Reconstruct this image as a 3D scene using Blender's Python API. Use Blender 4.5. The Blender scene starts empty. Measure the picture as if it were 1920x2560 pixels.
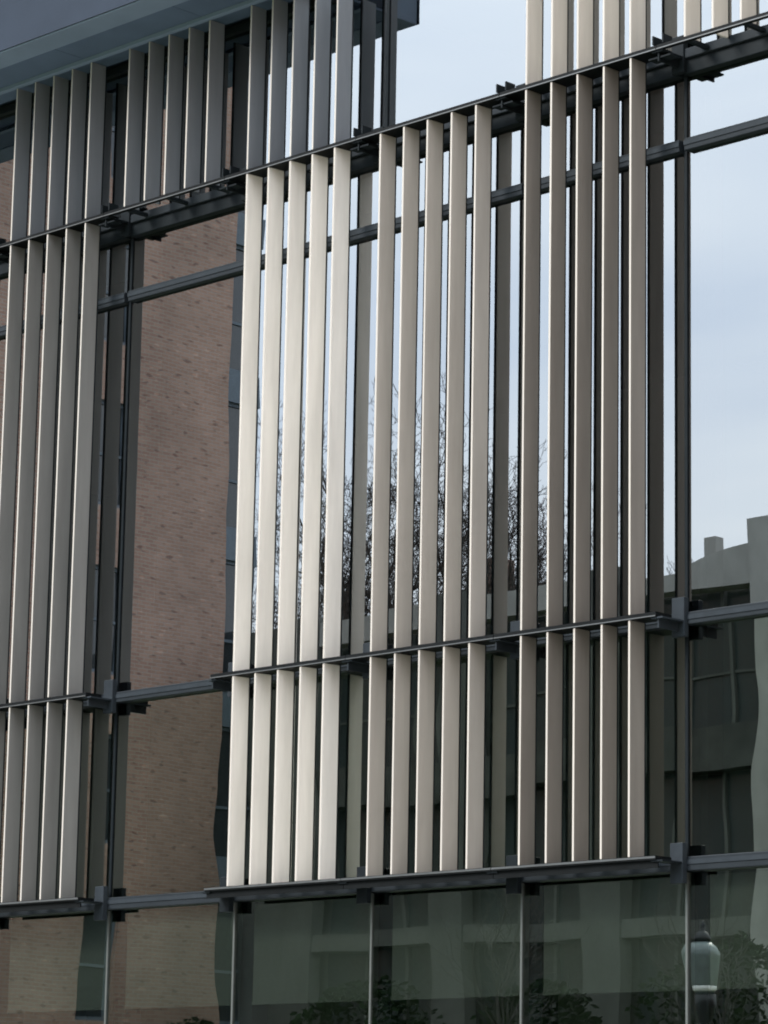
import bpy, bmesh, math, random
from mathutils import Vector, Matrix, noise
random.seed(7)
S = bpy.context.scene
COL = S.collection
R = math.radians

# ------------------------------------------------------------------ camera
cam = bpy.data.cameras.new('camera')
camo = bpy.data.objects.new('camera', cam); COL.objects.link(camo)
yaw, pit, rol = R(45.3044), R(11.6009), R(1.0338)
fw = Vector((-math.sin(yaw)*math.cos(pit), math.cos(yaw)*math.cos(pit), math.sin(pit)))
rt = Vector((math.cos(yaw), math.sin(yaw), 0)); up = rt.cross(fw)
r2 = rt*math.cos(rol) + up*math.sin(rol); u2 = -rt*math.sin(rol) + up*math.cos(rol)
camo.matrix_world = Matrix(((r2.x, u2.x, -fw.x, 21.2557), (r2.y, u2.y, -fw.y, -16.5365), (r2.z, u2.z, -fw.z, 1.6466), (0, 0, 0, 1)))
cam.sensor_fit = 'VERTICAL'; cam.sensor_height = 24.0; cam.lens = 7964.2/2560*24.0
cam.clip_start = 0.1; cam.clip_end = 3000
S.camera = camo

# ------------------------------------------------------------------ world: overcast sky
W = bpy.data.worlds.new('World'); S.world = W; W.use_nodes = True
nt = W.node_tree; nt.nodes.clear()
SUN_EL, SUN_AZ = R(40), R(207)          # azimuth clockwise from +y
def N(tree, typ, **kw):
    n = tree.nodes.new(typ)
    for k, v in kw.items(): setattr(n, k, v)
    return n
def L(tree, a, b): tree.links.new(a, b)
sky = N(nt, 'ShaderNodeTexSky', sky_type='NISHITA', sun_disc=False)
sky.sun_elevation = SUN_EL; sky.sun_rotation = SUN_AZ
bg1 = N(nt, 'ShaderNodeBackground'); bg1.inputs[1].default_value = 0.05
L(nt, sky.outputs[0], bg1.inputs[0])
tc = N(nt, 'ShaderNodeTexCoord')
sep = N(nt, 'ShaderNodeSeparateXYZ'); L(nt, tc.outputs['Generated'], sep.inputs[0])
mx = N(nt, 'ShaderNodeMath', operation='MAXIMUM'); L(nt, sep.outputs[2], mx.inputs[0]); mx.inputs[1].default_value = 0
cie = N(nt, 'ShaderNodeMath', operation='MULTIPLY_ADD'); L(nt, mx.outputs[0], cie.inputs[0]); cie.inputs[1].default_value = 0.62; cie.inputs[2].default_value = 0.38
nz = N(nt, 'ShaderNodeTexNoise'); nz.inputs['Scale'].default_value = 4.5; nz.inputs['Detail'].default_value = 4; nz.inputs['Distortion'].default_value = .5
mp = N(nt, 'ShaderNodeMapping'); mp.inputs['Scale'].default_value = (1, 1, 2.6); L(nt, tc.outputs['Generated'], mp.inputs[0]); L(nt, mp.outputs[0], nz.inputs[0])
ramp = N(nt, 'ShaderNodeValToRGB'); L(nt, nz.outputs[0], ramp.inputs[0])
ramp.color_ramp.elements[0].position = .3; ramp.color_ramp.elements[0].color = (.66, .755, .91, 1)
ramp.color_ramp.elements[1].position = .68; ramp.color_ramp.elements[1].color = (.93, .985, 1.05, 1)
bg2 = N(nt, 'ShaderNodeBackground'); L(nt, ramp.outputs[0], bg2.inputs[0])
st = N(nt, 'ShaderNodeMath', operation='MULTIPLY'); L(nt, cie.outputs[0], st.inputs[0]); st.inputs[1].default_value = 1.55
L(nt, st.outputs[0], bg2.inputs[1])
mixw = N(nt, 'ShaderNodeMixShader'); mixw.inputs[0].default_value = .9
L(nt, bg1.outputs[0], mixw.inputs[1]); L(nt, bg2.outputs[0], mixw.inputs[2])
wo = N(nt, 'ShaderNodeOutputWorld'); L(nt, mixw.outputs[0], wo.inputs[0])

# ------------------------------------------------------------------ sun behind cloud
sl = bpy.data.lights.new('sun', 'SUN'); sl.energy = 1.5; sl.angle = R(24); sl.color = (1, .95, .88)
so = bpy.data.objects.new('sun', sl); COL.objects.link(so)
sd = Vector((math.sin(SUN_AZ)*math.cos(SUN_EL), math.cos(SUN_AZ)*math.cos(SUN_EL), math.sin(SUN_EL)))
so.rotation_euler = sd.to_track_quat('Z', 'Y').to_euler(); so.location = (-30, -60, 60)

S.view_settings.view_transform = 'Standard'; S.view_settings.look = 'None'
S.view_settings.exposure = 1.96; S.view_settings.gamma = 1; S.view_settings.use_curve_mapping = False
S.render.engine = 'CYCLES'
S.cycles.max_bounces = 10; S.cycles.glossy_bounces = 6; S.cycles.transparent_max_bounces = 12
S.cycles.filter_width = 1.9

# ------------------------------------------------------------------ materials
def mat(name, col, rough=.5, metal=0, var=.0, vscale=3.0, bump=0, bscale=40, spec=.4, stretch=(1, 1, 1)):
    m = bpy.data.materials.new(name); m.use_nodes = True; t = m.node_tree
    b = t.nodes['Principled BSDF']
    b.inputs['Base Color'].default_value = (*col, 1); b.inputs['Roughness'].default_value = rough
    b.inputs['Metallic'].default_value = metal; b.inputs['Specular IOR Level'].default_value = spec
    g = N(t, 'ShaderNodeNewGeometry')
    if var:
        mpn = N(t, 'ShaderNodeMapping'); mpn.inputs['Scale'].default_value = stretch; L(t, g.outputs['Position'], mpn.inputs[0])
        n = N(t, 'ShaderNodeTexNoise'); n.inputs['Scale'].default_value = vscale; n.inputs['Detail'].default_value = 6; n.inputs['Roughness'].default_value = .6
        L(t, mpn.outputs[0], n.inputs[0])
        mr = N(t, 'ShaderNodeMapRange'); L(t, n.outputs[0], mr.inputs[0])
        mr.inputs[1].default_value = .3; mr.inputs[2].default_value = .7; mr.inputs[3].default_value = 1-var; mr.inputs[4].default_value = 1+var
        mu = N(t, 'ShaderNodeMix', data_type='RGBA', blend_type='MULTIPLY'); mu.inputs[0].default_value = 1
        mu.inputs[6].default_value = (*col, 1); L(t, mr.outputs[0], mu.inputs[7]); L(t, mu.outputs[2], b.inputs['Base Color'])
    if bump:
        n2 = N(t, 'ShaderNodeTexNoise'); n2.inputs['Scale'].default_value = bscale; n2.inputs['Detail'].default_value = 4; L(t, g.outputs['Position'], n2.inputs[0])
        bp = N(t, 'ShaderNodeBump'); bp.inputs['Strength'].default_value = bump; bp.inputs['Distance'].default_value = .01
        L(t, n2.outputs[0], bp.inputs['Height']); L(t, bp.outputs[0], b.inputs['Normal'])
    return m

def glass(name, refl, gcol, tcol, wave, scale):
    m = bpy.data.materials.new(name); m.use_nodes = True; t = m.node_tree; t.nodes.clear()
    g = N(t, 'ShaderNodeNewGeometry'); oi = N(t, 'ShaderNodeObjectInfo')
    mu = N(t, 'ShaderNodeMath', operation='MULTIPLY'); L(t, oi.outputs['Random'], mu.inputs[0]); mu.inputs[1].default_value = 37
    n = N(t, 'ShaderNodeTexNoise', noise_dimensions='4D'); n.inputs['Scale'].default_value = scale; n.inputs['Detail'].default_value = 1.5
    L(t, g.outputs['Position'], n.inputs['Vector']); L(t, mu.outputs[0], n.inputs['W'])
    s = N(t, 'ShaderNodeVectorMath', operation='SUBTRACT'); L(t, n.outputs['Color'], s.inputs[0]); s.inputs[1].default_value = (.5, .5, .5)
    sc = N(t, 'ShaderNodeVectorMath', operation='MULTIPLY'); L(t, s.outputs[0], sc.inputs[0]); sc.inputs[1].default_value = (wave, 0, wave*.6)
    ad = N(t, 'ShaderNodeVectorMath', operation='ADD'); L(t, g.outputs['Normal'], ad.inputs[0]); L(t, sc.outputs[0], ad.inputs[1])
    no = N(t, 'ShaderNodeVectorMath', operation='NORMALIZE'); L(t, ad.outputs[0], no.inputs[0])
    gl = N(t, 'ShaderNodeBsdfGlossy'); gl.inputs['Roughness'].default_value = 0.0; gl.inputs['Color'].default_value = (*gcol, 1); L(t, no.outputs[0], gl.inputs['Normal'])
    tr = N(t, 'ShaderNodeBsdfTransparent'); tr.inputs['Color'].default_value = (*tcol, 1)
    lw = N(t, 'ShaderNodeFresnel'); lw.inputs['IOR'].default_value = 1.5
    mr = N(t, 'ShaderNodeMapRange'); L(t, lw.outputs[0], mr.inputs[0]); mr.inputs[3].default_value = refl-.02; mr.inputs[4].default_value = 1.0
    mix = N(t, 'ShaderNodeMixShader'); L(t, mr.outputs[0], mix.inputs[0]); L(t, tr.outputs[0], mix.inputs[1]); L(t, gl.outputs[0], mix.inputs[2])
    o = N(t, 'ShaderNodeOutputMaterial'); L(t, mix.outputs[0], o.inputs[0])
    return m

def clear(name):
    m = bpy.data.materials.new(name); m.use_nodes = True; t = m.node_tree; t.nodes.clear()
    tr = N(t, 'ShaderNodeBsdfTransparent'); tr.inputs['Color'].default_value = (.95, .97, .96, 1)
    o = N(t, 'ShaderNodeOutputMaterial'); L(t, tr.outputs[0], o.inputs[0]); return m

def brickmat(name):
    m = bpy.data.materials.new(name); m.use_nodes = True; t = m.node_tree; b = t.nodes['Principled BSDF']
    g = N(t, 'ShaderNodeNewGeometry'); sp = N(t, 'ShaderNodeSeparateXYZ'); L(t, g.outputs['Position'], sp.inputs[0])
    sm = N(t, 'ShaderNodeMath', operation='ADD'); L(t, sp.outputs[0], sm.inputs[0]); L(t, sp.outputs[1], sm.inputs[1])
    cb = N(t, 'ShaderNodeCombineXYZ'); L(t, sm.outputs[0], cb.inputs[0]); L(t, sp.outputs[2], cb.inputs[1])
    br = N(t, 'ShaderNodeTexBrick'); L(t, cb.outputs[0], br.inputs[0])
    br.inputs['Color1'].default_value = (.335, .20, .148, 1); br.inputs['Color2'].default_value = (.41, .262, .20, 1); br.inputs['Mortar'].default_value = (.36, .30, .26, 1)
    br.inputs['Scale'].default_value = 1; br.inputs['Brick Width'].default_value = .24; br.inputs['Row Height'].default_value = .08; br.inputs['Mortar Size'].default_value = .0095; br.inputs['Bias'].default_value = -.1
    n = N(t, 'ShaderNodeTexNoise'); n.inputs['Scale'].default_value = .5; n.inputs['Detail'].default_value = 6; L(t, g.outputs['Position'], n.inputs[0])
    mr = N(t, 'ShaderNodeMapRange'); L(t, n.outputs[0], mr.inputs[0]); mr.inputs[1].default_value = .3; mr.inputs[2].default_value = .7; mr.inputs[3].default_value = .8; mr.inputs[4].default_value = 1.2
    mu = N(t, 'ShaderNodeMix', data_type='RGBA', blend_type='MULTIPLY'); mu.inputs[0].default_value = 1; L(t, br.outputs[0], mu.inputs[6]); L(t, mr.outputs[0], mu.inputs[7])
    # odd burnt or pale bricks
    n3 = N(t, 'ShaderNodeTexNoise'); n3.inputs['Scale'].default_value = 1.0; n3.inputs['Detail'].default_value = 0
    mp3 = N(t, 'ShaderNodeMapping'); mp3.inputs['Scale'].default_value = (3.5, 3.5, 11); L(t, g.outputs['Position'], mp3.inputs[0]); L(t, mp3.outputs[0], n3.inputs[0])
    rp = N(t, 'ShaderNodeValToRGB'); L(t, n3.outputs[0], rp.inputs[0]); e = rp.color_ramp.elements
    e[0].position = .22; e[0].color = (.6, .55, .55, 1); e[1].position = .29; e[1].color = (1, 1, 1, 1)
    x = e.new(.74); x.color = (1, 1, 1, 1); x = e.new(.80); x.color = (1.3, 1.28, 1.25, 1)
    mu2 = N(t, 'ShaderNodeMix', data_type='RGBA', blend_type='MULTIPLY'); mu2.inputs[0].default_value = 1; L(t, mu.outputs[2], mu2.inputs[6]); L(t, rp.outputs[0], mu2.inputs[7])
    L(t, mu2.outputs[2], b.inputs['Base Color']); b.inputs['Roughness'].default_value = .85
    bp = N(t, 'ShaderNodeBump'); bp.inputs['Strength'].default_value = .5; bp.inputs['Distance'].default_value = .01; bp.invert = True
    L(t, br.outputs['Fac'], bp.inputs['Height']); L(t, bp.outputs[0], b.inputs['Normal'])
    return m

M = {}
M['nose'] = mat('champagne_nose', (0.365, 0.3395, 0.3066), .45, 0, .05, 5, .05, 300, .2, (1, 1, .12))
def tone(n, c): M[n] = mat('fin_brightness_'+n, c, .5, 0, .11, 7, .05, 300, .08, (1, 1, .12))  # brightness differences between screens are put into the face colours
tone('pale', (.76, .715, .655)); tone('beige', (.41, .375, .335)); tone('taupe', (.208, .187, .165)); tone('grey_taupe', (0.205, 0.2, 0.19)); tone('cream', (0.57, 0.525, 0.465)); tone('canopy_shade', (0.175, 0.186, 0.2))  # bluish tone: shade under the eave put into the colour
M['dark'] = mat('dark_anodised', (0.0102, 0.0131, 0.0153), .45, 0, .15, 8, spec=.05)
M['frame'] = mat('grey_frame_paint', (0.0175, 0.0212, 0.0248), .4, 0, .1, 5, spec=.05)
M['rail'] = mat('black_rail_paint', (0.0051, 0.0062, 0.0069), .5, 0, .2, 8, spec=.06)
M['bracket'] = mat('bracket_paint', (.022, .027, .032), .5, 0, .15, 8, spec=.05)
M['lip'] = mat('light_trim', (0.073, 0.0781, 0.0803), .35, .3, .1, 10)
M['alu'] = mat('slim_aluminium', (0.1168, 0.1278, 0.1241), .35, .5, .1, 10)
M['soffit'] = mat('soffit_panel_paint', (0.0949, 0.1278, 0.1825), .5, 0, .08, 2, spec=.05)
M['soffit_light'] = mat('soffit_beam_paint', (0.1752, 0.2226, 0.292), .5, 0, .08, 2, spec=.05)
M['fascia'] = mat('fascia_paint', (0.0226, 0.0307, 0.0445), .5, 0, .08, 2, spec=.05)
M['g_up'] = glass('coated_glass', .247, (.94, .985, 1.0), (.20, .26, .27), .0035, 1.1)
M['g_low'] = glass('green_glass', .235, (.92, 1.0, .92), (.35, .42, .36), .009, 1.1)
M['g_ground'] = glass('green_vision_glass', .195, (.92, 1.0, .93), (.72, .80, .73), .006, 1.2)
M['clear'] = clear('inner_glass_face')
M['inside'] = mat('interior_dark', (0.0438, 0.0453, 0.0438), .8, 0, .2, 1)
M['inwall'] = mat('interior_wall', (0.1022, 0.1022, 0.0949), .8, 0, .2, 1)
M['blind'] = mat('blind_fabric', (.085, .085, .078), .9, 0, .06, 30)
M['brick'] = brickmat('red_brown_brick')
M['concrete'] = mat('weathered_concrete', (.105, .108, .098), .85, 0, .25, 1.2, .3, 12, .2, (1, 1, .5))
M['stained_concrete'] = mat('stained_concrete', (.062, .065, .058), .85, 0, .35, 1.5, .3, 12, .2)
M['limestone'] = mat('pale_limestone', (.34, .335, .31), .85, 0, .2, 1.2, .3, 12, .2, (1, 1, .5))
M['dglass'] = mat('dark_window', (.045, .053, .052), .08, 0, spec=.5)
M['wframe'] = mat('blue_grey_frame', (.13, .16, .19), .5, 0, .1, 3)
M['wglass'] = mat('bright_window', (.03, .035, .04), .03, 0, spec=1.0)
M['bark'] = mat('bark', (.045, .037, .03), .9, 0, .3, 8)
M['palebark'] = mat('pale_bark', (.06, .057, .05), .9, 0, .25, 8)
M['leaf'] = mat('evergreen_leaf', (.025, .05, .018), .6, 0, .4, 6)
M['grass'] = mat('grass', (.055, .085, .028), .9, 0, .35, .8, .6, 8)
M['paving'] = mat('paving', (.22, .215, .205), .85, 0, .2, 1, .2, 10)
M['rooftile'] = mat('brown_roof_tiles', (.14, .075, .055), .85, 0, .3, 4, .4, 10)
M['iron'] = mat('black_iron', (.012, .013, .014), .4, 0)
M['lampglass'] = mat('frosted_lamp_glass', (.2, .24, .24), .3, 0, .2, 6)
M['lampwhite'] = mat('white_lamp_bulb', (.95, .95, .93), .3, 0)

# ------------------------------------------------------------------ mesh helpers
def link(name, me, mats, parent=None, loc=(0, 0, 0)):
    o = bpy.data.objects.new(name, me); COL.objects.link(o)
    if parent is not None: o.parent = parent
    o.location = loc
    if not me.materials:
        for m in (mats if isinstance(mats, (list, tuple)) else [mats]): me.materials.append(M[m] if isinstance(m, str) else m)
    return o
def boxmesh(bs, bevel=0):
    """bs: list of (x0,x1,y0,y1,z0,z1)"""
    bm = bmesh.new()
    for b in bs:
        x0, x1, y0, y1, z0, z1 = b[:6]
        v = [bm.verts.new(p) for p in ((x0,y0,z0),(x1,y0,z0),(x1,y1,z0),(x0,y1,z0),(x0,y0,z1),(x1,y0,z1),(x1,y1,z1),(x0,y1,z1))]
        for f in ((0,3,2,1),(4,5,6,7),(0,1,5,4),(1,2,6,5),(2,3,7,6),(3,0,4,7)): bm.faces.new([v[i] for i in f])
    if bevel: bmesh.ops.bevel(bm, geom=bm.edges[:], offset=bevel, segments=2, affect='EDGES', profile=.5)
    me = bpy.data.meshes.new('mesh'); bm.to_mesh(me); bm.free(); return me
def box(name, x0, x1, y0, y1, z0, z1, m, parent=None, bevel=0):
    """box given in world coordinates; origin at its base centre, parent at a known location"""
    c = Vector(((x0+x1)/2, (y0+y1)/2, z0))
    me = boxmesh([(x0-c.x, x1-c.x, y0-c.y, y1-c.y, 0, z1-z0)], bevel)
    p = c - (WL[parent.name] if parent is not None else Vector())
    o = link(name, me, m, parent, p); WL[o.name] = c; return o
def boxes(name, bs, m, parent, bevel=0):
    c = Vector(((bs[0][0]+bs[0][1])/2, (bs[0][2]+bs[0][3])/2, bs[0][4]))
    me = boxmesh([(b[0]-c.x, b[1]-c.x, b[2]-c.y, b[3]-c.y, b[4]-c.z, b[5]-c.z) for b in bs], bevel)
    o = link(name, me, m, parent, c-(WL[parent.name] if parent is not None else Vector())); WL[o.name] = c; return o
WL = {}
def empty(name, loc, label, cat, group=None):
    o = bpy.data.objects.new(name, None); COL.objects.link(o); o.location = loc; o.empty_display_size = .2
    WL[o.name] = Vector(loc); tag(o, label, cat, group); return o
def tag(o, label=None, cat=None, group=None, kind=None):
    if label: o['label'] = label
    if cat: o['category'] = cat
    if group: o['group'] = group
    if kind: o['kind'] = kind
    return o
def prism(name, pts, axis, a, b, m, parent=None):
    """extrude polygon pts (2-D) along axis 'x' or 'y' from a to b; world coordinates"""
    bm = bmesh.new()
    def P(p, d): return (d, p[0], p[1]) if axis == 'x' else (p[0], d, p[1])
    A = [bm.verts.new(P(p, a)) for p in pts]; B = [bm.verts.new(P(p, b)) for p in pts]
    bm.faces.new(A); bm.faces.new(list(reversed(B)))
    n = len(pts)
    for i in range(n): bm.faces.new((A[i], B[i], B[(i+1) % n], A[(i+1) % n]))
    bmesh.ops.recalc_face_normals(bm, faces=bm.faces)
    c = Vector(P(pts[0], a))
    for v in bm.verts: v.co -= c
    me = bpy.data.meshes.new('mesh'); bm.to_mesh(me); bm.free()
    o = link(name, me, m, parent, c-(WL[parent.name] if parent is not None else Vector())); WL[o.name] = c; return o

# ------------------------------------------------------------------ ground
def height(x, y):
    t = min(1, max(0, (-y-17)/10)); h = 3.0*t*t*(3-2*t)
    return h + .12*noise.noise(Vector((x*.15, y*.15, 0)))*t
bm = bmesh.new()
xs = [-900, -300, -120] + [-70+4*i for i in range(36)] + [120, 300, 900]
ys = [900, 300, 60, 10, 0, -6] + [-8-2*i for i in range(24)] + [-70, -120, -300, -900]
gv = [[bm.verts.new((x, y, height(x, y)-.02)) for y in ys] for x in xs]
for i in range(len(xs)-1):
    for j in range(len(ys)-1): bm.faces.new((gv[i][j], gv[i][j+1], gv[i+1][j+1], gv[i+1][j]))
bmesh.ops.recalc_face_normals(bm, faces=bm.faces)
me = bpy.data.meshes.new('mesh'); bm.to_mesh(me); bm.free()
for p in me.polygons: p.use_smooth = True
tag(link('ground', me, 'grass'), kind='structure')
tag(box('pavement', -28, 40, -7.5, -.02, -.05, .02, 'paving'), kind='structure')
tag(box('path', 2, 40, -19.5, -15, -.05, .03, 'paving'), kind='structure')

# ------------------------------------------------------------------ the glazed building
MW, SP = 1.5, .25
FY, FD, FT, FS = -.326, .152, .018, .014   # FS is the dark strip added for the darkening along fin backs            # fin front plane, depth, thickness
Z0, ZB, ZM, ZT, ZC = .02, 3.70, 5.31, 9.33, 10.768
XE = 3.87                                  # end of the canopy
ZR = 13.2
B = empty('glazed_building', (0, 0, 0), 'large glass curtain wall building front, dark frames, overhanging grey eave at upper left', 'building')
M0, M1 = -4, 9
def pane(x0, x1, z0, z1, m):
    me = boxmesh([(-(x1-x0)/2, (x1-x0)/2, 0, .012, 0, z1-z0)])
    me.materials.append(M[m]); me.materials.append(M['clear'])
    for p in me.polygons: p.material_index = 0 if p.normal.y < -.5 else 1
    o = link('glass_pane', me, [], B, ((x0+x1)/2, 0, z0)); WL[o.name] = o.location.copy()
    o.rotation_euler = (random.gauss(0, .0006), 0, random.gauss(0, .0007)); return o
for m in range(M0, M1):
    x0, x1 = m*MW+.012, (m+1)*MW-.012
    pane(x0, x1, .12, 3.615, 'g_ground'); pane(x0, x1, 3.72, 5.285, 'g_low')
    pane(x0, x1, 5.375, 8.655, 'g_up'); pane(x0, x1, 8.75, 9.21, 'g_up')
    top = ZC-.03 if (m+1)*MW <= XE+.7 and m*MW < XE-1 else ZR-.2
    pane(x0, x1, 9.395, top, 'g_up')
    # transoms, one length per bay
    e0, e1 = m*MW+.022, (m+1)*MW-.022
    for (a, b, d) in ((3.615, 3.71, .07), (5.285, 5.37, .065), (8.655, 8.745, .055)):
        t = boxes('transom', [(e0, e1, -d, .06, a, b)], 'frame', B, .006)
        boxes('trim_strip', [(e0, e1, -d-.006, -d-.0005, b-.052, b-.02)], 'bracket', t)
    t = boxes('transom', [(e0, e1, -.06, .06, 9.212, 9.318)], 'dark', B, .006)
    boxes('transom_cap', [(e0, e1, -.085, .05, 9.3195, 9.39)], 'frame', t, .006)
    boxes('transom', [(e0, e1, -.05, .06, Z0, .12)], 'dark', B, .006)
for m in range(M0, M1+1):
    x = m*MW
    top = ZC-.002 if x < XE else ZR-.2
    mu = boxes('mullion', [(x-.012, x+.012, -.012, .12, 3.72, top)], 'dark', B)
    boxes('mullion', [(x-.009, x+.009, -.014, .06, Z0, 3.612)], 'alu', B)
    boxes('interior_column', [(x-.07, x+.07, .13, .30, Z0, 9.1)], 'dark', B)
# interior
for z0, z1 in ((3.30, 3.70), (9.0, 9.3)): box('floor_slab', M0*MW, M1*MW, .16 if z0 < 4 else .32, 6, z0, z1, 'inside', B)
box('floor_slab', M0*MW, M1*MW, .07, 6, -.02, .015, 'inwall', B)
box('back_wall', M0*MW, M1*MW, 6.0, 6.25, 0, 13.2, 'inwall', B)
box('side_wall', M0*MW-.3, M0*MW-.03, -.06, 6.2, 0, ZC-.01, 'concrete', B)
box('side_wall', M1*MW+.03, M1*MW+.3, -.06, 6.2, 0, ZR, 'concrete', B)
box('roof', XE+.1, M1*MW+.3, -.1, 6.3, ZR, ZR+.3, 'fascia', B)
box('upper_end_wall', XE-.1, XE+.08, .02, 6.2, ZC+.6, ZR-.01, 'fascia', B)
# canopy
can = boxes('canopy', [(M0*MW-.3, XE, -.60, 6.3, ZC+.03, ZC+.55)], 'fascia', B)
boxes('soffit_beam', [(M0*MW-.3, XE, -.948, -.69, ZC-.004, ZC+.5)], 'soffit_light', can, .008)
boxes('fascia', [(M0*MW-.3, XE+.012, -.962, -.9495, ZC+.006, ZC+.62)], 'fascia', can)
k = M0*MW-.3
while k < XE-.1:
    k2 = min(k+1.5, XE)
    boxes('soffit_panel', [(k+.003, k2-.003, -.686, -.10, ZC+.006, ZC+.026)], 'soffit', can); k = k2
boxes('head_rail', [(M0*MW-.3, XE-.02, -.365, -.315, ZC-.028, ZC+.004)], 'soffit_light', can)
boxes('head_transom', [(M0*MW-.3, XE-.02, -.05, .08, ZC-.06, ZC+.004)], 'dark', can)
# blinds on the ground floor
for m in range(M0, M1):
    x0, x1 = m*MW+.115, (m+1)*MW-.03
    bl = boxes('roller_blind', [(x0, x1, .095, .099, 2.86, 3.60)], 'blind', B)
    boxes('hem_bar', [(x0, x1, .089, .105, 2.835, 2.859)], 'blind', bl)

# ---- brackets that carry the fin rails
def bracket(x, z, full):
    """outrigger from mullion to rail; full = big node with plates above and below"""
    b = boxes('bracket', [(x-.055, x+.055, -.10, -.052, z-.11, z+.16)], 'dark' if z > 9 else 'bracket', B, .004)
    boxes('arm', [(x-.05, x+.05, FY+.006, -.1005, z-.012, z-.0005)], 'dark' if z > 9 else 'bracket', b)
    boxes('gusset', [(x-.006, x+.006, FY+.02, -.1005, z-.075, z-.0125)], 'dark' if z > 9 else 'bracket', b)
    if full:
        for dx in (-.045, .045):
            boxes('cleat', [(x+dx-.006, x+dx+.006, FY+.012, FY+.11, z+.051, z+.115)], 'dark', b)
        boxes('cleat', [(x-.1, x+.1, FY+.03, FY+.12, z-.05, z-.038)], 'dark', b)
for m in range(-1, 7): bracket(m*MW, ZT, True)
for m in (0, 1, 2, 3, 4, 5): bracket(m*MW, ZM, False)
for m in (0, 1, 2, 3, 4, 5):
    x = m*MW
    b = boxes('bracket', [(x-.055, x+.055, -.12, -.072, ZB-.17, ZB+.10)], 'bracket' if m in (0, 1, 5) else 'dark', B, .004)
    boxes('arm', [(x-.05, x+.05, FY+.006, -.1205, ZB-.04, ZB-.028)], 'dark', b)

# ---- fin screens
fin_meshes = {}
def fin_mesh(h, face_tone):
    key = (round(h, 3), face_tone)
    if key not in fin_meshes:
        me = boxmesh([(0, FT, 0, FD, 0, h)], .003)
        me.materials.append(M[face_tone]); me.materials.append(M['nose'])
        for p in me.polygons: p.material_index = 1 if p.normal.y < -.9 else 0
        fin_meshes[key] = me
    return fin_meshes[key]
def back_strip_mesh(h):
    key = (round(h, 3), 'back_strip')
    if key not in fin_meshes: fin_meshes[key] = boxmesh([(.003, FT-.003, FD+.0003, FD+FS, .002, h-.002)])
    return fin_meshes[key]
def rail(parent, m, z, h=.034, dep=.165):
    x0, x1 = m*MW+.003, (m+1)*MW-.003
    r = boxes('fin_rail', [(x0, x1, FY-.004, FY+dep, z+.0005, z+h), (x0, x1, FY-.004, FY+.012, z-.0, z+.001)], 'rail', parent)
    boxes('trim_strip', [(x0, x1, FY-.0085, FY-.0045, z+.0015, z+.0095)], 'lip', r)
    return r
def screen(m, z0, z1, face_tone, th, label, head=None, sill=None, off=(0, 0)):
    e = empty('fin_screen', (m*MW+.75, FY, z0), label, 'sun screen', 'vertical fin sun screens')
    for k in range(1, 6):
        o = link('fin', fin_mesh(z1-z0, face_tone), [], e, (k*SP-.75+off[0]+random.gauss(0, .0008), off[1], 0))
        link('back_strip', back_strip_mesh(z1-z0), 'dark', o)
        o.rotation_euler = (0, 0, -R(th)+random.gauss(0, .006))
    if head is not None: rail(e, m, head)
    if sill is not None:
        r = rail(e, m, sill, dep=.03)
        for k in (1, 3, 5): boxes('tie_arm', [(m*MW+k*SP-.006, m*MW+k*SP+.03, FY+.0305, -.087, sill+.004, sill+.03)], 'dark', r)
    return e
H = .035
UT = ZC-.029
# rows: upper (above top rail), tall middle row, short lower row
screen(0, ZT+H, UT, 'canopy_shade', 2, 'shaded grey screen of five fins under the eave at the far upper left')
screen(1, ZT+H, UT, 'canopy_shade', 2, 'shaded grey screen of five fins under the eave, above the open brick-reflecting pane', sill=ZT)
screen(2, ZT+H, UT, 'canopy_shade', 2, 'shaded grey screen of five fins nearest the eave end, with bright sky strips between them')
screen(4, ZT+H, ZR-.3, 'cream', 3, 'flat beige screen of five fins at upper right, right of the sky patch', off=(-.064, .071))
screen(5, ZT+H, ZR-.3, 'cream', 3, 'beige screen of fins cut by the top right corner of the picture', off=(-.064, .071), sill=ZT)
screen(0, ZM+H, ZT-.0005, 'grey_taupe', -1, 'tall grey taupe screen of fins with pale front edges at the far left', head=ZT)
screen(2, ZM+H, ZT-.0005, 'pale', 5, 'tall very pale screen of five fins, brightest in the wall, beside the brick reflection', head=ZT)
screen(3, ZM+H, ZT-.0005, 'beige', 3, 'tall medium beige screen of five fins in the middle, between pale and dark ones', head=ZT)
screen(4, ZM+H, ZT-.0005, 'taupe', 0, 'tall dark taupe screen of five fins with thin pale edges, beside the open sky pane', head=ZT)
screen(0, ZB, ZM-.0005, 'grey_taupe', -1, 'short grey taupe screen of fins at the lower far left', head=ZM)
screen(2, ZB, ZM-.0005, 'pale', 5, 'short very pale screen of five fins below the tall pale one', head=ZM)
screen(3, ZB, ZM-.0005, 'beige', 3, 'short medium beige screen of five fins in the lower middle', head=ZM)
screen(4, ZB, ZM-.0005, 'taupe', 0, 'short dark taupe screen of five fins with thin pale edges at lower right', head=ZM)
for m in (0, 2, 3, 4):                       # sill rails that carry the lowest fins
    r = boxes('sill_rail', [(m*MW+.003, (m+1)*MW-.003, FY-.004, FY+.16, ZB-.028, ZB-.0005)], 'rail', B)
    boxes('trim_strip', [(m*MW+.003, (m+1)*MW-.003, FY-.009, FY-.0045, ZB-.018, ZB-.004)], 'lip', r)
    boxes('skirt', [(m*MW+.003, (m+1)*MW-.003, FY+.02, FY+.03, ZB-.08, ZB-.0285)], 'rail', r)

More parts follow.
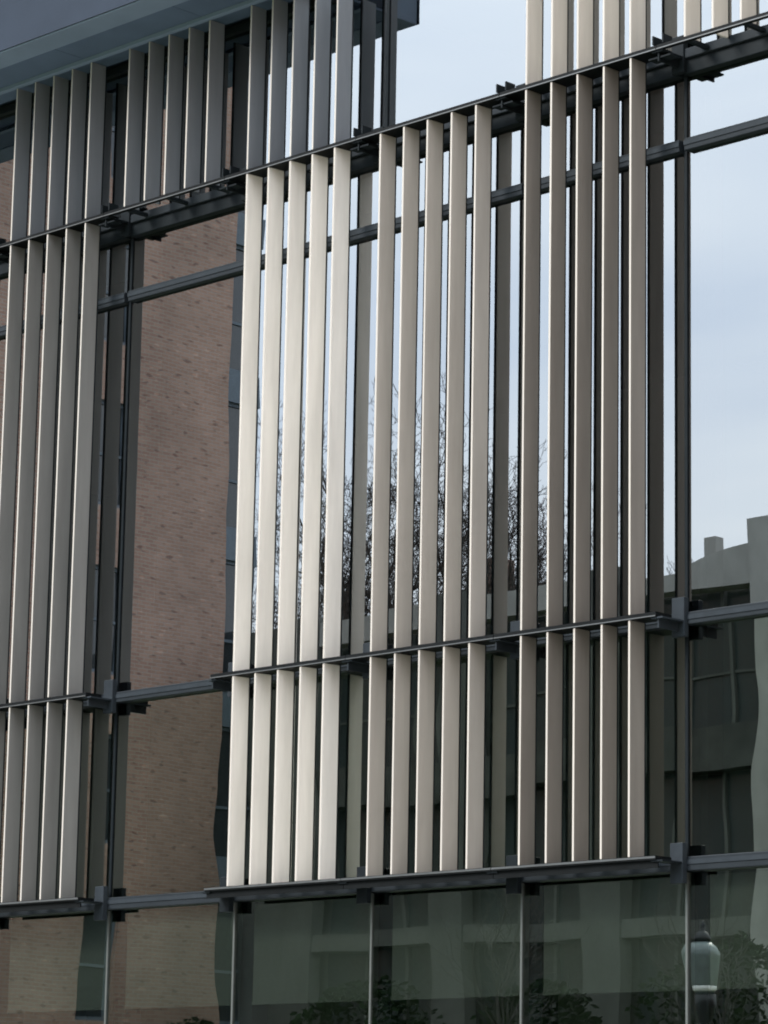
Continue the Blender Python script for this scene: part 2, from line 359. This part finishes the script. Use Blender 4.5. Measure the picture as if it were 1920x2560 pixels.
# ------------------------------------------------------------------ brick building across the lawn (seen mirrored in the glass)
XB = -30.0
K = empty('brick_building', (XB, -21, 0), 'tall red brown brick building reflected in the glass at left', 'building')
zt = 33.0
piers = [(-29.4, -26.5), (-25.6, -22.7), (-21.8, -18.9), (-18.0, -15.1), (-14.2, -11.3)]
wins = [(-30.1, -29.4), (-26.5, -25.6), (-22.7, -21.8), (-18.9, -18.0), (-15.1, -14.2)]
for a, b in piers: box('brick_pier', XB-.5, XB, a, b, -.1, zt, 'brick', K)
box('rear_block', XB-12, XB-.51, -30.1, -11.3, -.1, zt-.05, 'brick', K)
box('coping', XB-.6, XB+.08, -30.15, -11.2, zt+.002, zt+.35, 'concrete', K)
NF = 9
for a, b in wins:
    for i in range(NF):
        zs = .9+i*3.6
        corner = a < -30
        hd = zs+(2.9 if corner else 2.3)
        nx = zs+3.6 if i < NF-1 else zt
        if i == 0: box('spandrel', XB-.48, XB-.02, a+.001, b-.001, -.1, zs, 'brick', K)
        box('spandrel', XB-.48, XB-.02, a+.001, b-.001, hd, nx, 'wframe' if corner else 'brick', K)
        w = boxes('window', [(XB-.2, XB-.1, a+.001, a+.07, zs+.002, hd-.002), (XB-.2, XB-.1, b-.07, b-.001, zs+.002, hd-.002),
                             (XB-.2, XB-.1, a+.071, b-.071, zs+.002, zs+.08), (XB-.2, XB-.1, a+.071, b-.071, hd-.08, hd-.002), (XB-.2, XB-.11, a+.071, b-.071, zs+1.1, zs+1.16)], 'wframe', K)
        boxes('pane', [(XB-.17, XB-.15, a+.071, b-.071, zs+.081, zs+1.099)], 'wglass', w)
        boxes('pane', [(XB-.17, XB-.15, a+.071, b-.071, zs+1.161, hd-.081)], 'wglass', w)

# ------------------------------------------------------------------ concrete building with piers and arched parapet
YC = -30.0
Q = empty('concrete_building', (-19, YC-.5, 2.5), 'low weathered concrete building with piers and curved parapet reflected at right', 'building')
px = [-28.2, -23.75, -19.6, -15.45, -11.2, -7.0]
for i, x in enumerate(px):
    w = .45
    box('pier', x-w, x+w, YC-.35, YC, 2.3, 13.8 if i == 3 else 13.25, 'limestone' if i == 3 else 'concrete', Q)
for i in range(len(px)-1):
    a, b = px[i]+.45, px[i+1]-.45
    box('beam', a+.001, b-.001, YC-.5, YC-.06, 6.0, 6.35, 'concrete', Q)
    box('beam', a+.001, b-.001, YC-.5, YC-.06, 9.06, 9.9, 'stained_concrete', Q)
    if i in (2, 3):
        pts = []
        for j in range(33):
            x = a+.002+(b-a-.004)*j/32; d = abs(x-px[3])
            pts.append((x, max(12.94, 12.75+.62*math.sqrt(max(0, 1-(d/2.35)**2)))))
        prism('parapet', [(a+.002, 12.6)]+[(b-.002, 12.6)]+list(reversed(pts)), 'y', YC-.5, YC-.06, 'limestone', Q)
    else:
        box('parapet', a+.001, b-.001, YC-.5, YC-.06, 12.6, 13.12, 'limestone', Q)
    for z0, z1 in ((2.6, 6.0), (6.35, 9.06), (9.9, 12.6)):
        wn = boxes('window_wall', [(a+.002, b-.002, YC-.62, YC-.60, z0, z1)], 'dglass', Q)
        n = 3
        for j in range(1, n):
            x = a+(b-a)*j/n; boxes('post', [(x-.04, x+.04, YC-.598, YC-.5, z0+.002, z1-.002)], 'concrete', wn)
        boxes('rail', [(a+.01, b-.01, YC-.597, YC-.55, z0+1.05, z0+1.1)], 'concrete', wn)
box('rear_block', -30.2, -6.5, YC-9, YC-.64, 2.2, 12.7, 'concrete', Q)
box('roof_block', -17.55, -17.25, YC-.95, YC-.7, 12.701, 13.75, 'limestone', Q)
box('end_pier', -30.2, -28.66, YC-.5, YC-.02, 2.2, 13.12, 'concrete', Q)

# ------------------------------------------------------------------ tall block added to the right, out of the picture, to shade the right sides of the fins
G = empty('added_shade_block', (44, -24, 0), 'tall brick block added beyond the right edge of the picture to shade the fins', 'building')
box('wall', 30, 50, -52, -2, -.1, 27, 'brick', G)
box('parapet', 29.9, 50.1, -52.1, -1.9, 27.002, 27.6, 'concrete', G)
for i in range(9):
    for j in range(6):
        y, z = -49+i*5.4, 1.2+j*3.8
        w = boxes('window', [(29.93, 29.999, y, y+2.2, z, z+2.2)], 'wframe', G)
        boxes('pane', [(29.915, 29.929, y+.1, y+2.1, z+.1, z+2.1)], 'dglass', w)

# ------------------------------------------------------------------ house with brown roof behind
def house(x, y, w, d, h, label):
    hz = height(x, y)
    e = empty('house', (x, y, hz-.3), label, 'house', 'houses behind the concrete building')
    box('wall', x-w/2, x+w/2, y-d/2, y+d/2, hz-.3, hz+h, 'brick', e)
    prism('roof', [(y-d/2-.4, hz+h), (y+d/2+.4, hz+h), (y, hz+h+d*.4)], 'x', x-w/2-.3, x+w/2+.3, 'rooftile', e)
    for i in range(3):
        wx = x-w/2+w*(i+.5)/3
        wi = boxes('window', [(wx-.5, wx+.5, y+d/2+.001, y+d/2+.06, hz+h-2, hz+h-.5)], 'wframe', e)
        boxes('pane', [(wx-.42, wx+.42, y+d/2+.061, y+d/2+.07, hz+h-1.92, hz+h-.58)], 'wglass', wi)
    box('chimney', x-w*.3-.4, x-w*.3+.4, y-.4, y+.4, hz+h+d*.4-.6, hz+h+d*.4+1.2, 'brick', e)
house(-36.5, -47, 7, 7, 11.2, 'brown roofed brick house mirrored low between the beige fins')

# ------------------------------------------------------------------ bare trees
def bare_tree(name, x, y, h, spread, label, seed, bark='bark', depth=6, group='bare winter trees', r0=None, minr=.006):
    rnd = random.Random(seed); hz = height(x, y)-.05
    verts, faces = [], []
    def seg(p, q, ra, rb, sides):
        d = (q-p).normalized(); a = d.orthogonal().normalized(); b = d.cross(a); i0 = len(verts)
        for c, r in ((p, ra), (q, rb)):
            for s in range(sides):
                t = 2*math.pi*s/sides; verts.append(c+(a*math.cos(t)+b*math.sin(t))*r)
        for s in range(sides): faces.append((i0+s, i0+(s+1) % sides, i0+sides+(s+1) % sides, i0+sides+s))
    trunk_end = [0]
    def grow(p, d, length, r, lv):
        n = 4 if lv < 2 else 3; sides = 8 if lv == 0 else (5 if lv < 3 else 3)
        pts = [p]
        for i in range(n):
            wob = .12+.05*lv
            d = (d+Vector((rnd.gauss(0, wob), rnd.gauss(0, wob), rnd.gauss(0, wob)+.06+.03*lv))).normalized()
            q = p+d*length/n; rb = max(minr, r*(1-.13*(1 if lv else .8)))
            seg(p, q, r, rb, sides); p, r = q, rb; pts.append(p)
            if lv < depth and (i > 0 or lv > 0):
                k = rnd.choice((1, 1, 2))
                for _ in range(k):
                    ax = d.orthogonal().normalized(); ax.rotate(Matrix.Rotation(rnd.uniform(0, 6.283), 3, d))
                    ang = rnd.uniform(.45, .95)*spread
                    nd = (d*math.cos(ang)+ax*math.sin(ang)).normalized()
                    grow(p, nd, length*rnd.uniform(.42, .66), max(minr, r*rnd.uniform(.45, .65)), lv+1)
        if lv == 0: trunk_end[0] = len(faces)
    # the trunk first so it can be its own part
    e = empty(name, (x, y, hz), label, 'tree', group)
    base = Vector((0, 0, 0)); d = Vector((0, 0, 1)); r = r0 or h*.018
    p = base; tips = []
    for i in range(5):
        d = (d+Vector((rnd.gauss(0, .06), rnd.gauss(0, .06), .1))).normalized(); q = p+d*h*.11; seg(p, q, r, r*.88, 9); p, r = q, r*.88; tips.append((p, d, r))
    me = bpy.data.meshes.new('mesh'); me.from_pydata([tuple(v) for v in verts], [], faces); link('trunk', me, bark, e)
    verts.clear(); faces.clear()
    def run():
        for (p, d, r) in tips[1:]:
            for _ in range(2 if p is not tips[-1][0] else 3):
                ax = d.orthogonal().normalized(); ax.rotate(Matrix.Rotation(rnd.uniform(0, 6.283), 3, d)); ang = rnd.uniform(.35, .8)*spread
                grow(p, (d*math.cos(ang)+ax*math.sin(ang)).normalized(), h*rnd.uniform(.26, .34), r*.6, 1)
    run()
    me = bpy.data.meshes.new('mesh'); me.from_pydata([tuple(v) for v in verts], [], faces); link('crown', me, bark, e)
    return e
bare_tree('bare_tree', -39.5, -42, 16.5, 1.0, 'tall bare tree mirrored between pale and beige fins', 3)
bare_tree('bare_tree', -35.0, -41, 17.0, 1.0, 'tall bare tree mirrored between beige and dark fins', 11)
bare_tree('bare_tree', -27.6, -42, 12.0, .8, 'small bare tree mirrored beside the curved concrete parapet', 8)
bare_tree('bare_tree', -37.4, -44, 16.0, .9, 'bare tree mirrored in the middle of the beige fins', 14)
bare_tree('bare_tree', -32.6, -42, 15.0, .85, 'bare tree mirrored among the dark taupe fins', 17)
bare_tree('young_tree', -15.2, -22.5, 5.0, .8, 'slender bare young tree mirrored in the ground floor glass', 21, 'palebark', 3, 'young trees on the bank', .05, .006)
bare_tree('young_tree', -9.8, -21.5, 4.6, .8, 'forked bare young tree mirrored in the ground floor glass at right', 25, 'palebark', 3, 'young trees on the bank', .05, .006)

# ------------------------------------------------------------------ evergreen shrubs on the bank
def shrub(x, y, w, h, label, seed):
    rnd = random.Random(seed); hz = height(x, y)-.05
    e = empty('shrub', (x, y, hz), label, 'shrub', 'evergreen shrubs on the bank')
    v, f = [], []
    for i in range(2200):
        u = rnd.random()*6.283; c = rnd.uniform(-.2, 1); rr = math.sqrt(max(0, 1-c*c))*rnd.uniform(.55, 1.02)
        lump = 1+.22*noise.noise(Vector((math.cos(u)*1.6+seed, math.sin(u)*1.6, c*1.6)))
        p = Vector((math.cos(u)*rr*w*lump, math.sin(u)*rr*w*.8*lump, h*(.35+.62*c*lump)))
        a = Vector((rnd.gauss(0, 1), rnd.gauss(0, 1), rnd.gauss(0, 1))).normalized(); b = a.orthogonal().normalized(); s = rnd.uniform(.05, .11); i0 = len(v)
        v += [tuple(p-a*s), tuple(p+b*s*.5), tuple(p+a*s), tuple(p-b*s*.5)]; f.append((i0, i0+1, i0+2, i0+3))
    me = bpy.data.meshes.new('mesh'); me.from_pydata(v, [], f); link('foliage', me, 'leaf', e)
    me = boxmesh([(-.05, .05, -.05, .05, 0, h*.5), (-.2, -.13, .05, .12, 0, h*.45), (.12, .19, -.1, -.03, 0, h*.45)]); link('stem', me, 'bark', e)
for i, (x, y, w, h, lb) in enumerate([(-20.5, -24.5, 1.7, 1.9, 'broad dark evergreen shrub mirrored under the brightest fins'), (-16.6, -25, 1.5, 1.7, 'rounded evergreen shrub mirrored under the beige fins'),
                                     (-12.6, -25.5, 1.9, 2.1, 'large evergreen shrub mirrored under the dark fins'), (-24.6, -24, 1.3, 1.5, 'small evergreen shrub mirrored before the brick wall'), (-9.4, -25, 1.4, 1.6, 'evergreen shrub mirrored beside the street lamp')]):
    shrub(x, y, w, h*1.3, lb, i+1)

# ------------------------------------------------------------------ street lamp on the lawn
def lathe(name, prof, m, parent, seg=20, z=0):
    bm = bmesh.new(); rings = []
    for r, zz in prof: rings.append([bm.verts.new((r*math.cos(2*math.pi*i/seg), r*math.sin(2*math.pi*i/seg), zz)) for i in range(seg)])
    for a, b in zip(rings, rings[1:]):
        for i in range(seg): bm.faces.new((a[i], a[(i+1) % seg], b[(i+1) % seg], b[i]))
    bm.faces.new(list(reversed(rings[0]))); bm.faces.new(rings[-1])
    me = bpy.data.meshes.new('mesh'); bm.to_mesh(me); bm.free()
    for p in me.polygons: p.use_smooth = len(p.vertices) == 4
    return link(name, me, m, parent)
lp = empty('street_lamp', (-.62, -10, height(-.62, -10)-.03), 'old style street lamp with pale tapering lantern reflected at lower right', 'street lamp')
lathe('post', [(.16, 0), (.16, .25), (.10, .35), (.085, .9), (.07, 1.0), (.055, 1.1), (.05, 3.1), (.07, 3.15), (.05, 3.22), (.09, 3.30), (.12, 3.42), (.12, 3.54)], 'iron', lp)
lan = lathe('lantern', [(.10, 3.541), (.125, 3.60), (.17, 3.80), (.20, 3.94), (.205, 3.97), (.17, 4.04), (.10, 4.10)], 'lampglass', lp)
lathe('bulb', [(.02, 3.50), (.13, 3.585), (.135, 3.63), (.02, 3.66)], 'lampwhite', lan, 12)
lathe('cap', [(.11, 4.101), (.105, 4.14), (.06, 4.20), (.025, 4.22), (.03, 4.27), (.004, 4.33)], 'iron', lan)
